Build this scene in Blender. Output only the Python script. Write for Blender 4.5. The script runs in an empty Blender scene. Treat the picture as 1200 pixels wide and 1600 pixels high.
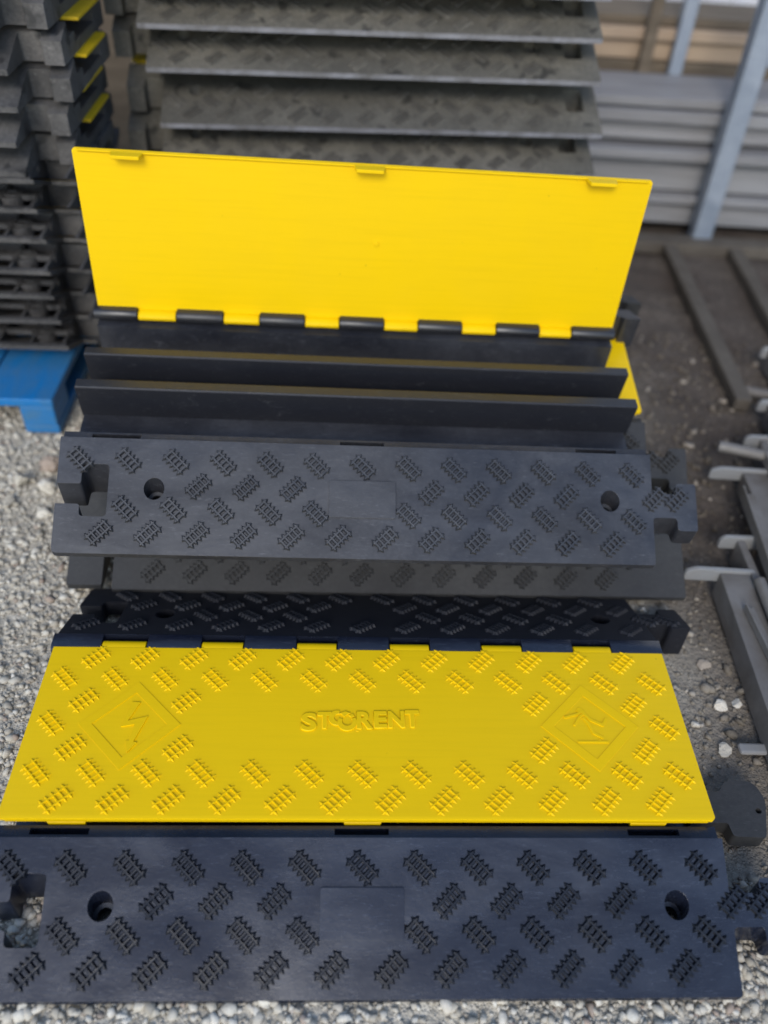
import bpy, bmesh, math, random
import numpy as np
from mathutils import Vector, Matrix, Euler
from mathutils.geometry import tessellate_polygon

random.seed(7)
rng = np.random.default_rng(11)
S = bpy.context.scene
COL = S.collection
R = math.radians

# ------------------------------------------------------------------ camera
CAM_H, PITCH, ROLL = 1.0833, 0.7474, 0.0603
cam_d = bpy.data.cameras.new('camera')
cam = bpy.data.objects.new('camera', cam_d)
COL.objects.link(cam)
fw = Vector((0, math.cos(PITCH), -math.sin(PITCH)))
up = Vector((0, math.sin(PITCH), math.cos(PITCH)))
rt = Vector((1, 0, 0))
rt2 = rt * math.cos(ROLL) + up * math.sin(ROLL)
up2 = -rt * math.sin(ROLL) + up * math.cos(ROLL)
cam.matrix_world = Matrix(((rt2.x, up2.x, -fw.x, 0), (rt2.y, up2.y, -fw.y, 0), (rt2.z, up2.z, -fw.z, CAM_H), (0, 0, 0, 1)))
cam_d.sensor_fit = 'VERTICAL'
cam_d.sensor_height = 24.0
cam_d.lens = 1310.96 / 1600 * 24.0
cam_d.clip_start = 0.02
cam_d.clip_end = 400
cam_d.dof.use_dof = True
cam_d.dof.focus_distance = 1.15
cam_d.dof.aperture_fstop = 1.05
S.camera = cam
S.render.resolution_x, S.render.resolution_y = 768, 1024

# ------------------------------------------------------------------ light
SUN_EL, SUN_AZ = R(36), R(188)      # azimuth of the sun, clockwise from +Y: behind the camera
W = bpy.data.worlds.new('World')
S.world = W
W.use_nodes = True
wn = W.node_tree
wn.nodes.clear()
sky = wn.nodes.new('ShaderNodeTexSky')
sky.sky_type = 'NISHITA'
sky.sun_disc = False
sky.sun_elevation = SUN_EL
sky.sun_rotation = SUN_AZ
sky.air_density = 1.0
sky.dust_density = 0.7
sky.ozone_density = 1.0
bg = wn.nodes.new('ShaderNodeBackground')
bg.inputs['Strength'].default_value = 0.15
wo = wn.nodes.new('ShaderNodeOutputWorld')
wn.links.new(sky.outputs['Color'], bg.inputs['Color'])
wn.links.new(bg.outputs['Background'], wo.inputs['Surface'])
sun_d = bpy.data.lights.new('sun', 'SUN')
sun_d.energy = 1.25
sun_d.angle = R(20)
sun_d.color = (1.0, 0.95, 0.87)
sun = bpy.data.objects.new('sun', sun_d)
COL.objects.link(sun)
sdir = Vector((math.sin(SUN_AZ) * math.cos(SUN_EL), math.cos(SUN_AZ) * math.cos(SUN_EL), math.sin(SUN_EL)))
sun.rotation_euler = (-sdir).to_track_quat('-Z', 'Y').to_euler()
sun.location = sdir * 6
S.view_settings.view_transform = 'Standard'
S.view_settings.look = 'None'
S.view_settings.exposure = 0.60
S.view_settings.gamma = 1.0
S.render.engine = 'CYCLES'
S.cycles.use_denoising = True
S.cycles.max_bounces = 8

# ------------------------------------------------------------------ helpers
def tag(o, label=None, cat=None, group=None, kind=None):
    if label: o['label'] = label
    if cat: o['category'] = cat
    if group: o['group'] = group
    if kind: o['kind'] = kind
    return o

def empty(name, M=None, label=None, cat=None, group=None):
    o = bpy.data.objects.new(name, None)
    o.empty_display_size = 0.05
    COL.objects.link(o)
    if M is not None: o.matrix_world = M
    return tag(o, label, cat, group)

def link(name, me, mat=None, parent=None, M=None):
    o = bpy.data.objects.new(name, me)
    if mat is not None and not me.materials: me.materials.append(mat)
    COL.objects.link(o)
    if parent is not None: o.parent = parent
    if M is not None: o.matrix_local = M
    return o

def bm_mesh(bm, name, smooth=False, bevel=0.0, seg=2, ang=35):
    bmesh.ops.remove_doubles(bm, verts=bm.verts, dist=1e-6)
    bmesh.ops.recalc_face_normals(bm, faces=bm.faces)
    if bevel:
        es = [e for e in bm.edges if len(e.link_faces) == 2 and e.calc_face_angle(0) > R(ang)]
        bmesh.ops.bevel(bm, geom=es, offset=bevel, segments=seg, profile=0.5, affect='EDGES', clamp_overlap=True)
    me = bpy.data.meshes.new(name)
    bm.to_mesh(me)
    bm.free()
    if smooth:
        me.polygons.foreach_set('use_smooth', [True] * len(me.polygons))
        try: me.set_sharp_from_angle(angle=R(40))
        except Exception: pass
    return me

def join_into(bm, me):
    bm.from_mesh(me)
    bpy.data.meshes.remove(me)

def box(bm, x0, x1, y0, y1, z0, z1, M=None):
    vs = [bm.verts.new((x, y, z)) for x in (x0, x1) for y in (y0, y1) for z in (z0, z1)]
    for f in ((0, 1, 3, 2), (4, 6, 7, 5), (0, 4, 5, 1), (2, 3, 7, 6), (0, 2, 6, 4), (1, 5, 7, 3)):
        bm.faces.new([vs[i] for i in f])
    if M is not None: bmesh.ops.transform(bm, matrix=M, verts=vs)
    return vs

def prism_u(bm, prof, u0, u1):
    """extrude a closed (v, z) profile along u"""
    a = [bm.verts.new((u0, v, z)) for v, z in prof]
    b = [bm.verts.new((u1, v, z)) for v, z in prof]
    n = len(prof)
    tri = tessellate_polygon([[Vector((v, z, 0)) for v, z in prof]])
    for t in tri:
        bm.faces.new([a[i] for i in t])
        bm.faces.new([b[i] for i in reversed(t)])
    for i in range(n):
        j = (i + 1) % n
        bm.faces.new((a[i], a[j], b[j], b[i]))

def round_poly(pts, rad, seg=3):
    """pts: (x, y) or (x, y, r)"""
    out = []
    n = len(pts)
    for i in range(n):
        p = Vector(pts[i][:2]); a = Vector(pts[i - 1][:2]); c = Vector(pts[(i + 1) % n][:2])
        rr = pts[i][2] if len(pts[i]) > 2 else rad
        d1, d2 = (a - p), (c - p)
        rr = min(rr, d1.length * .45, d2.length * .45)
        if rr < 1e-5:
            out.append((p.x, p.y)); continue
        d1.normalize(); d2.normalize()
        if abs(d1.dot(d2)) > .999:
            out.append((p.x, p.y)); continue
        s, e = p + d1 * rr, p + d2 * rr
        for k in range(seg + 1):
            t = k / seg
            q = s * (1 - t) ** 2 + p * 2 * t * (1 - t) + e * t * t
            out.append((q.x, q.y))
    return out

def plate(bm, outer, holes, ztop, zbot):
    """solid with a plan outline and holes; ztop and zbot are functions of (x, y)"""
    loops = [list(outer)] + [list(h) for h in holes]
    flat = [p for l in loops for p in l]
    tri = tessellate_polygon([[Vector((x, y, 0)) for x, y in l] for l in loops])
    T = [bm.verts.new((x, y, ztop(x, y))) for x, y in flat]
    B = [bm.verts.new((x, y, zbot(x, y))) for x, y in flat]
    for t in tri:
        try:
            bm.faces.new([T[i] for i in t]); bm.faces.new([B[i] for i in reversed(t)])
        except ValueError: pass
    k = 0
    for l in loops:
        n = len(l)
        for i in range(n):
            a, b = k + i, k + (i + 1) % n
            bm.faces.new((T[a], T[b], B[b], B[a]))
        k += n

def circle(cx, cy, r, n=20, ry=None):
    return [(cx + r * math.cos(2 * math.pi * i / n), cy + (ry or r) * math.sin(2 * math.pi * i / n)) for i in range(n)]

def cyl(bm, p0, p1, r, n=12):
    p0, p1 = Vector(p0), Vector(p1)
    d = p1 - p0
    q = d.to_track_quat('Z', 'Y').to_matrix()
    a = [bm.verts.new(p0 + q @ Vector((r * math.cos(2 * math.pi * i / n), r * math.sin(2 * math.pi * i / n), 0))) for i in range(n)]
    b = [bm.verts.new(v.co + d) for v in a]
    bm.faces.new(a[::-1]); bm.faces.new(b)
    for i in range(n):
        bm.faces.new((a[i], a[(i + 1) % n], b[(i + 1) % n], b[i]))

# ------------------------------------------------------------------ materials
class NT:
    def __init__(self, name):
        self.m = bpy.data.materials.new(name)
        self.m.use_nodes = True
        self.t = self.m.node_tree
        self.t.nodes.clear()
        self.out = self.n('ShaderNodeOutputMaterial')
        self.b = self.n('ShaderNodeBsdfPrincipled')
        self.l(self.b.outputs[0], self.out.inputs[0])
    def n(self, ty, **kw):
        x = self.t.nodes.new(ty)
        for k, v in kw.items(): setattr(x, k, v)
        return x
    def l(self, a, b): self.t.links.new(a, b)
    def coord(self, scale=(1, 1, 1), which='Object', jitter=True):
        tc = self.n('ShaderNodeTexCoord')
        mp = self.n('ShaderNodeMapping')
        mp.inputs['Scale'].default_value = scale
        self.l(tc.outputs[which], mp.inputs['Vector'])
        if jitter:
            oi = self.n('ShaderNodeObjectInfo')
            ml = self.n('ShaderNodeMath', operation='MULTIPLY'); ml.inputs[1].default_value = 37.0
            self.l(oi.outputs['Random'], ml.inputs[0])
            self.l(ml.outputs[0], mp.inputs['Location'])
        return mp.outputs[0]
    def noise(self, vec, scale, detail=4, rough=.55, dist=0):
        x = self.n('ShaderNodeTexNoise')
        x.inputs['Scale'].default_value = scale
        x.inputs['Detail'].default_value = detail
        x.inputs['Roughness'].default_value = rough
        x.inputs['Distortion'].default_value = dist
        self.l(vec, x.inputs['Vector'])
        return x.outputs['Fac']
    def ramp(self, fac, *stops):
        x = self.n('ShaderNodeValToRGB')
        e = x.color_ramp.elements
        while len(e) < len(stops): e.new(.5)
        for i, (p, c) in enumerate(stops):
            e[i].position = p
            e[i].color = (c, c, c, 1) if not hasattr(c, '__len__') else (*c, 1)
        self.l(fac, x.inputs['Fac'])
        return x.outputs['Color']
    def mix(self, fac, a, b, mode='MIX'):
        x = self.n('ShaderNodeMix', data_type='RGBA', blend_type=mode)
        for s, v in (('Factor', fac), ('A', a), ('B', b)):
            inp = [i for i in x.inputs if i.name == s and (i.type == 'VALUE' if s == 'Factor' else i.type == 'RGBA')][0]
            if hasattr(v, 'is_linked'): self.l(v, inp)
            elif s == 'Factor': inp.default_value = v
            else: inp.default_value = (*v, 1)
        return [o for o in x.outputs if o.type == 'RGBA'][0]
    def set(self, sock, v):
        i = self.b.inputs[sock]
        if hasattr(v, 'is_linked'): self.l(v, i)
        else: i.default_value = (*v, 1) if hasattr(v, '__len__') else v
    def bump(self, h, strength=.3, dist=.002):
        x = self.n('ShaderNodeBump')
        x.inputs['Strength'].default_value = strength
        x.inputs['Distance'].default_value = dist
        self.l(h, x.inputs['Height'])
        self.l(x.outputs[0], self.b.inputs['Normal'])

def mat_black(name, base, dust_c, dust_lo, dust_hi, r0, r1, wet=False, spec=.5, patch=.15):
    k = NT(name)
    v = k.coord(which='Object')
    big = k.noise(v, 7, 5, .6, .6)
    fine = k.noise(v, 160, 3, .6)
    sv = k.coord((14, 90, 30))
    scr = k.noise(sv, 4, 6, .75, 1.5)
    dust = k.ramp(big, (.25, dust_lo), (.8, dust_hi))
    f2 = k.ramp(fine, (.3, .55), (.75, 1.2))
    d = k.mix(1.0, dust, f2, 'MULTIPLY')
    col = k.mix(d, base, dust_c)
    pol = k.noise(v, 2.6, 3, .5, .8)
    col = k.mix(k.ramp(pol, (.38, 0.), (.62, 1.)), col, k.mix(.35, col, tuple(c * .8 for c in base)))
    s = k.ramp(scr, (.57, 0.0), (.70, .34))
    col = k.mix(s, col, tuple(c * 1.3 + .05 for c in dust_c))
    if wet:
        sp = k.noise(v, 26, 2, .5, .3)
        w = k.ramp(sp, (.60, 0.0), (.68, .75))
        col = k.mix(w, col, tuple(c * .7 for c in base))
    k.set('Base Color', col)
    rr = k.mix(k.ramp(pol, (.36, 0.), (.64, 1.)), k.ramp(big, (.25, r0), (.75, r1)), k.ramp(big, (.25, min(1, r0 + .14)), (.75, min(1, r1 + .14))))
    k.set('Roughness', rr)
    pv2 = k.coord((2.2, 5.5, 5.5))
    bl = k.noise(pv2, 1.6, 4, .6, 1.0)
    k.set('Specular IOR Level', k.ramp(bl, (.36, spec * (1 - patch)), (.50, spec * (1 - patch * .5)), (.64, spec)))
    hb = k.mix(.35, fine, scr)
    k.bump(hb, .22, .0012)
    return k.m

M_BLACK = mat_black('black_rubber', (.008, .0105, .021), (.060, .076, .115), .0, .14, .13, .26, spec=1.0, patch=.55)
M_GLOSS = mat_black('glossy_tread', (.006, .0075, .012), (.06, .065, .08), .0, .10, .14, .24, spec=.50)
M_MID = mat_black('black_rubber_handled', (.013, .014, .019), (.115, .118, .130), .0, .42, .24, .46, spec=.95, patch=.5)
M_BLACK_F = mat_black('black_rubber_fresh', (.013, .013, .016), (.06, .06, .065), .0, .06, .27, .40, spec=.8)
M_DUSTY = mat_black('black_rubber_dusty', (.026, .025, .022), (.205, .188, .152), .38, .95, .50, .78, wet=True)
M_DUSTY_MARK = mat_black('dusty_tread', (.020, .019, .017), (.18, .165, .138), .30, .85, .42, .62)
M_SLIM = mat_black('black_rubber_slim', (.020, .020, .021), (.19, .180, .172), .10, .80, .40, .66, wet=True, spec=.6)
M_SATIN = mat_black('black_satin_plastic', (.016, .016, .018), (.07, .07, .07), .0, .10, .24, .34, spec=.9)
M_FACE = mat_black('rib_side_shaded_slope', (.011, .012, .017), (.05, .05, .055), .0, .10, .5, .6, spec=.35)
M_TREAD_M = mat_black('handled_tread', (.011, .012, .016), (.115, .118, .128), .05, .40, .22, .42, spec=.85, patch=.2)
MARKS = {'black_rubber_dusty': M_DUSTY_MARK, 'black_rubber_handled': M_TREAD_M}
M_GREYED = mat_black('black_rubber_weathered', (.017, .017, .018), (.075, .075, .073), .10, .60, .42, .62)

def mat_yellow(name, c, r, dirt=.0):
    k = NT(name)
    v = k.coord()
    n1 = k.noise(v, 9, 4, .5, .4)
    n2 = k.noise(v, 330, 2, .6)
    col = k.mix(k.ramp(n1, (.3, 0.), (.75, .35)), c, tuple(x * .93 for x in c))
    st = k.noise(k.coord((2.5, 60, 60)), 3, 4, .6, .3)
    col = k.mix(k.ramp(st, (.45, 0.), (.75, .30)), col, tuple(x * .86 for x in c))
    sp = k.noise(v, 120, 1, .4)
    col = k.mix(k.ramp(sp, (.80, 0.), (.82, .35)), col, (.30, .20, .02))
    k.set('Specular IOR Level', .22)
    if dirt:
        col = k.mix(k.ramp(n1, (.45, 0.), (.75, dirt)), col, (.10, .085, .05))
    k.set('Base Color', col)
    k.set('Roughness', k.ramp(n1, (.3, r - .05), (.7, r + .06)))
    k.bump(k.mix(.4, n2, n1), .10, .0008)
    return k.m
M_YEL = mat_yellow('yellow_plastic', (.83, .535, .0), .48)
M_YEL_OLD = mat_yellow('yellow_plastic_dirty', (.62, .42, .01), .55, .35)

def mat_simple(name, c, rough=.6, metal=0., var=.25, scale=12, bump=.2, c2=None, stretch=(1, 1, 1), dist=.002, lo=.35, hi=.7):
    k = NT(name)
    v = k.coord(stretch)
    n = k.noise(v, scale, 6, .62, .4)
    f = k.noise(v, scale * 14, 3, .6)
    col = k.mix(k.ramp(n, (lo, 0.), (hi, 1.)), c, c2 or tuple(x * (1 - var) for x in c))
    col = k.mix(k.ramp(f, (.35, 0.), (.75, .30)), col, tuple(x * .72 for x in c))
    k.set('Base Color', col)
    k.set('Roughness', k.ramp(n, (.3, rough - .08), (.7, min(1, rough + .1))))
    k.set('Metallic', metal)
    k.bump(k.mix(.5, n, f), bump, dist)
    return k.m
M_EDGE = mat_simple('sky_sheen_edge', (.24, .24, .26), .45, scale=22, c2=(.09, .085, .08), bump=.1)  # sky reflection on the front edges, put in as a paler colour
M_BLUE = mat_simple('blue_painted_wood', (.006, .17, .46), .55, c2=(.05, .16, .30), scale=8, stretch=(3, 1, 3), bump=.35)
M_GALV = mat_simple('galvanised_steel', (.20, .19, .18), .6, .2, scale=11, c2=(.12, .105, .09), bump=.15)
M_GALV_W = mat_simple('galvanised_steel_bright', (.30, .305, .305), .5, .2, scale=18, c2=(.27, .26, .25), bump=.15)
M_POST = mat_simple('blue_grey_steel', (.22, .26, .32), .45, .2, scale=9, c2=(.33, .37, .43), bump=.1)
M_ALU = mat_simple('aluminium_plank', (.29, .29, .30), .55, .15, scale=5, c2=(.19, .185, .19), stretch=(.5, 3, 6), bump=.15)
M_TIMBER = mat_simple('timber_board', (.40, .30, .205), .75, scale=10, c2=(.30, .22, .16), stretch=(.4, 5, 5), bump=.4)
M_TIMBER_D = mat_simple('dark_timber', (.15, .118, .083), .8, scale=10, c2=(.09, .07, .05), stretch=(.6, 5, 5), bump=.4)
M_MUDWOOD = mat_simple('muddy_timber', (.105, .09, .072), .85, scale=10, c2=(.07, .058, .046), stretch=(1, 1, 1), bump=.5)
M_SHEET = mat_simple('pale_sheet_metal', (.78, .79, .81), .5, .0, scale=5, c2=(.68, .68, .70), bump=.1)

# ------------------------------------------------------------------ ground
def brown_at(x, y):
    """0 = pale grey gravel, 1 = damp brown soil (right side and under the racks)"""
    a = 1 / (1 + np.exp(-(x - .44 - .05 * np.sin(y * 9)) * 22))
    b = 1 / (1 + np.exp(-(y - .97 - .06 * np.sin(x * 17)) * 16))
    c = 1 / (1 + np.exp(-(y - .50 - .05 * np.sin(x * 21)) * 14))
    return a * (.88 * c + .12 * b)

def hill(x, y):
    """low hump of gravel the middle stack sits on"""
    s = np.clip((y - .975) * .088, 0, .062)
    back = np.clip((1.80 - y) / .22, 0, 1)
    side = np.clip((.56 - np.abs(x + .01)) / .12, 0, 1)
    side = side * side * (3 - 2 * side)
    return s * back * side

def gnoise(x, y):
    z = np.zeros_like(x)
    r2 = np.random.default_rng(5)
    for f, a in ((6, .004), (13, .003), (29, .0022), (61, .0014)):
        for _ in range(4):
            t, ph = r2.uniform(0, 6.28), r2.uniform(0, 6.28)
            z += a * .5 * np.sin(f * (x * math.cos(t) + y * math.sin(t)) + ph)
    return z

def ground_z(x, y):
    return hill(x, y) + gnoise(x, y) - .010

def grid_mesh(name, xs, ys, zf):
    X, Y = np.meshgrid(xs, ys)
    Z = zf(X, Y)
    V = np.stack([X.ravel(), Y.ravel(), Z.ravel()], 1)
    nx, ny = len(xs), len(ys)
    i = (np.arange(ny - 1)[:, None] * nx + np.arange(nx - 1)[None, :]).ravel()
    F = np.stack([i, i + 1, i + nx + 1, i + nx], 1)
    me = bpy.data.meshes.new(name)
    me.from_pydata(V.tolist(), [], F.tolist())
    me.polygons.foreach_set('use_smooth', [True] * len(F))
    return me, V

def mat_ground():
    k = NT('gravel_ground')
    tc = k.n('ShaderNodeTexCoord')
    v = tc.outputs['Object']
    vo = k.n('ShaderNodeTexVoronoi'); vo.inputs['Scale'].default_value = 120
    k.l(v, vo.inputs['Vector'])
    vo2 = k.n('ShaderNodeTexVoronoi'); vo2.inputs['Scale'].default_value = 330
    k.l(v, vo2.inputs['Vector'])
    cell = k.n('ShaderNodeSeparateColor'); k.l(vo.outputs['Color'], cell.inputs[0])
    n = k.noise(v, 5, 6, .6, .5)
    grey = k.mix(cell.outputs[0], (.38, .345, .28), (.62, .57, .47))
    grey = k.mix(k.ramp(n, (.35, 0.), (.7, .6)), grey, (.50, .455, .38))
    brown = k.mix(cell.outputs[1], (.075, .062, .051), (.145, .12, .10))
    brown = k.mix(k.ramp(n, (.4, 0.), (.65, .9)), brown, (.062, .048, .040))
    at = k.n('ShaderNodeAttribute', attribute_name='soil')
    col = k.mix(at.outputs['Fac'], grey, brown)
    k.set('Base Color', col)
    k.set('Roughness', .9)
    k.set('Specular IOR Level', .25)
    h = k.mix(.4, vo.outputs['Distance'], vo2.outputs['Distance'])
    k.bump(h, .8, .006)
    return k.m
M_GROUND = mat_ground()

def axis(a, b, fine0, fine1, d):
    inner = np.arange(fine0, fine1 + d * .5, d)
    lo = fine0 - np.geomspace(d * 2, fine0 - a, 26)[::-1]
    hi = fine1 + np.geomspace(d * 2, b - fine1, 26)
    return np.concatenate([lo, inner, hi])
gm, gv = grid_mesh('ground', axis(-90, 90, -1.3, 1.6, .011), axis(-90, 90, .1, 3.0, .011), ground_z)
at = gm.attributes.new('soil', 'FLOAT', 'POINT')
at.data.foreach_set('value', brown_at(gv[:, 0], gv[:, 1]).astype(np.float32))
ground = link('ground', gm, M_GROUND)
tag(ground, 'pale grey gravel yard turning to brown soil on the right', None, None, 'structure')

# loose gravel: one mesh of many small stones
def ico(sub):
    bm = bmesh.new()
    bmesh.ops.create_icosphere(bm, subdivisions=sub, radius=1)
    V = np.array([v.co[:] for v in bm.verts]); F = np.array([[v.index for v in f.verts] for f in bm.faces])
    bm.free()
    return V, F

def stone_templates(sub, n, seed):
    V, F = ico(sub)
    r2 = np.random.default_rng(seed)
    out = []
    for _ in range(n):
        W_ = V.copy()
        for _k in range(7):                      # chop with random planes for broken facets
            d = r2.normal(size=3); d /= np.linalg.norm(d)
            h = r2.uniform(.30, .75)
            s = W_ @ d
            W_ = W_ - np.outer(np.maximum(s - h, 0), d)
        W_ *= r2.uniform(.7, 1.15, 3)
        W_ += r2.normal(scale=.04, size=W_.shape)
        out.append(W_)
    return out, F

def stones(name, XY, rad, sub, mat, seed, sink=.52):
    T, F = stone_templates(sub, 14, seed)
    r2 = np.random.default_rng(seed + 1)
    nv, nf = len(T[0]), len(F)
    N = len(XY)
    VV = np.empty((N, nv, 3)); 
    for i in range(N):
        a, b, c = r2.uniform(0, 6.28, 3)
        ca, sa, cb, sb, cc, sc = math.cos(a), math.sin(a), math.cos(b), math.sin(b), math.cos(c), math.sin(c)
        Rm = np.array([[ca, -sa, 0], [sa, ca, 0], [0, 0, 1]]) @ np.array([[cb, 0, sb], [0, 1, 0], [-sb, 0, cb]]) @ np.array([[1, 0, 0], [0, cc, -sc], [0, sc, cc]])
        P = T[i % len(T)] @ Rm.T
        P[:, 2] *= .75
        VV[i] = P * rad[i]
    z = ground_z(XY[:, 0], XY[:, 1]) + rad * (.75 - sink)
    VV += np.stack([XY[:, 0], XY[:, 1], z], 1)[:, None, :]
    FF = (F[None] + (np.arange(N) * nv)[:, None, None]).reshape(-1, 3)
    me = bpy.data.meshes.new(name)
    me.vertices.add(N * nv); me.vertices.foreach_set('co', VV.astype(np.float32).ravel())
    me.loops.add(len(FF) * 3); me.loops.foreach_set('vertex_index', FF.astype(np.int32).ravel())
    me.polygons.add(len(FF)); me.polygons.foreach_set('loop_start', np.arange(0, len(FF) * 3, 3, dtype=np.int32))
    me.update(calc_edges=True)
    me.validate()
    tone = np.repeat(r2.uniform(0, 1, N), nv)
    hue = np.repeat(r2.uniform(0, 1, N), nv)
    soil = np.repeat(brown_at(XY[:, 0], XY[:, 1]), nv)
    for nm, arr in (('tone', tone), ('hue', hue), ('soil', soil)):
        a = me.attributes.new(nm, 'FLOAT', 'POINT'); a.data.foreach_set('value', arr.astype(np.float32))
    return link(name, me, mat)

def mat_stone():
    k = NT('broken_stone')
    tc = k.n('ShaderNodeTexCoord'); v = tc.outputs['Object']
    tone = k.n('ShaderNodeAttribute', attribute_name='tone').outputs['Fac']
    hue = k.n('ShaderNodeAttribute', attribute_name='hue').outputs['Fac']
    soil = k.n('ShaderNodeAttribute', attribute_name='soil').outputs['Fac']
    c = k.ramp(tone, (.0, (.37, .335, .275)), (.35, (.53, .485, .40)), (.7, (.60, .555, .465)), (1., (.72, .68, .59)))
    c = k.mix(k.ramp(hue, (.93, 0.), (.97, .6)), c, (.30, .19, .145))
    b = k.ramp(tone, (.0, (.055, .043, .033)), (.7, (.115, .092, .072)), (.93, (.19, .16, .13)), (1., (.42, .37, .31)))
    c = k.mix(soil, c, b)
    n = k.noise(v, 240, 4, .65)
    c = k.mix(k.ramp(n, (.35, 0.), (.75, .35)), c, (.30, .27, .215), 'MIX')
    k.set('Base Color', c)
    k.set('Roughness', .88); k.set('Specular IOR Level', .25)
    k.bump(n, .5, .002)
    return k.m
M_STONE = mat_stone()

def scatter(n, x0, x1, y0, y1, seed):
    r2 = np.random.default_rng(seed)
    return np.stack([r2.uniform(x0, x1, n), r2.uniform(y0, y1, n)], 1)
fine = np.concatenate([scatter(27000, -1.1, -.36, .2, 1.75, 1), scatter(9000, -.52, .62, .17, .47, 2), scatter(11000, .40, 1.15, .3, 1.9, 3), scatter(3000, -.5, .5, .88, 1.05, 4)])
keep = np.random.default_rng(3).uniform(0, 1, len(fine)) > .55 * brown_at(fine[:, 0], fine[:, 1])
fine = fine[keep]
rf = np.random.default_rng(9).lognormal(math.log(.0038), .50, len(fine)).clip(.0016, .0105)
tag(stones('gravel', fine, rf, 0, M_STONE, 21), 'fine grey gravel scattered over the yard', None, None, 'stuff')
mid = np.concatenate([scatter(650, -1.1, -.36, .2, 1.7, 5), scatter(520, -.5, .62, .18, .42, 6), scatter(420, .42, 1.1, .3, 1.9, 7)])
keep = np.random.default_rng(4).uniform(0, 1, len(mid)) > .45 * brown_at(mid[:, 0], mid[:, 1])
mid = mid[keep]
rm = np.random.default_rng(10).lognormal(math.log(.0078), .38, len(mid)).clip(.005, .016)
tag(stones('gravel', mid, rm, 1, M_STONE, 31, .45), 'coarser chips of pale gravel lying among the fine gravel', None, None, 'stuff')

# ------------------------------------------------------------------ cable ramp
P = .07
HALF = .4515
H0, RUN, Z0 = .0851, .1576, .0088
ROWS = (.8043, .5926, .3836, .1756)
VREAR = .470                      # where the rear slope starts
BLK = [(-.456, -.384), (-.317, -.239), (-.175, -.099), (-.037, .039), (.101, .177), (.240, .316), (.376, .453)]
YLW = [(-.382, -.319), (-.237, -.177), (-.097, -.039), (.041, .099), (.179, .238), (.318, .374)]
TABS = [(-.392, -.344), (-.024, .024), (.342, .390)]
SLOTS = [(-.410, -.338), (-.035, .033), (.337, .403)]
PIV = (.452, -.009)               # hinge axis: v, and z relative to the height

def mark_mesh(name, h=.0044, wb=.0056, wt=.0023):
    bm = bmesh.new()
    def ridge(cx, cy, L, horiz, hh):
        l, b, t, tp = L / 2, wb / 2, wt / 2, .0042
        pts = [(-l, 0, -.0004), (-l + tp, b, -.0004), (l - tp, b, -.0004), (l, 0, -.0004), (l - tp, -b, -.0004), (-l + tp, -b, -.0004),
               (-l + tp, 0, hh * .98), (-l + tp * 1.3, t, hh), (l - tp * 1.3, t, hh), (l - tp, 0, hh * .98), (l - tp * 1.3, -t, hh), (-l + tp * 1.3, -t, hh)]
        vs = [bm.verts.new((cx + (x if horiz else y), cy + (y if horiz else x), z)) for x, y, z in pts]
        for i in range(6):
            j = (i + 1) % 6
            bm.faces.new((vs[i], vs[j], vs[j + 6], vs[i + 6]))
        bm.faces.new(vs[6:])
    for s in (-1, 1): ridge(0, s * .0060, .0455, True, h)
    for i in range(5): ridge((i - 2) * .0078, 0, .0290, False, h * .95)
    return bm_mesh(bm, name)
ME_MARK_K = mark_mesh('tread_mark')
ME_MARK_K.materials.append(M_GLOSS)
ME_MARK_R = ME_MARK_K.copy(); ME_MARK_R.materials.clear(); ME_MARK_R.materials.append(M_FACE)  # rear marks use the darker, duller rubber in place of shade
ME_MARK_Y = mark_mesh('tread_mark_yellow', .0023, .0036, .0012)
ME_MARK_Y.materials.append(M_YEL)

def slope_outline(var, r):
    s = r / RUN
    q = .006
    if var == 'new':
        pts = [(-HALF, 0, .008), (HALF, 0, .004), (HALF, .067, q), (.490, .067, q), (.490, .049, q), (.522, .049, .004), (.522, .1165, .004),
               (.490, .1165, q), (.490, .1012, q), (HALF, .1012, q), (HALF, RUN, .001), (-HALF, RUN, .001), (-HALF, .0935, .002), (-.4165, .0935, .004),
               (-.4165, .121, q), (-.377, .121, q), (-.377, .0495, q), (-.4165, .0495, q), (-.4165, .066, .004), (-HALF, .066, .002)]
    elif var == 'wide':
        pts = [(-.4515, 0, .003), (.522, 0, .003), (.522, .1165, .003), (.490, .1165, q), (.490, .1012, q), (HALF, .1012, q), (HALF, RUN, .001),
               (-.526, RUN, .001), (-.526, .006, .003), (-.468, .006, .003), (-.468, .110, .003), (-.4515, .110, .003)]
    else:
        pts = [(-.377, 0, .003), (.522, 0, .003), (.522, .148, .003), (HALF, .148, .002), (HALF, RUN, .001),
               (-HALF, RUN, .001), (-HALF, .0935, .002), (-.4165, .0935, .004), (-.4165, .121, q), (-.377, .121, q)]
    return round_poly([(a, b * s, c) for a, b, c in pts], q)

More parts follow.
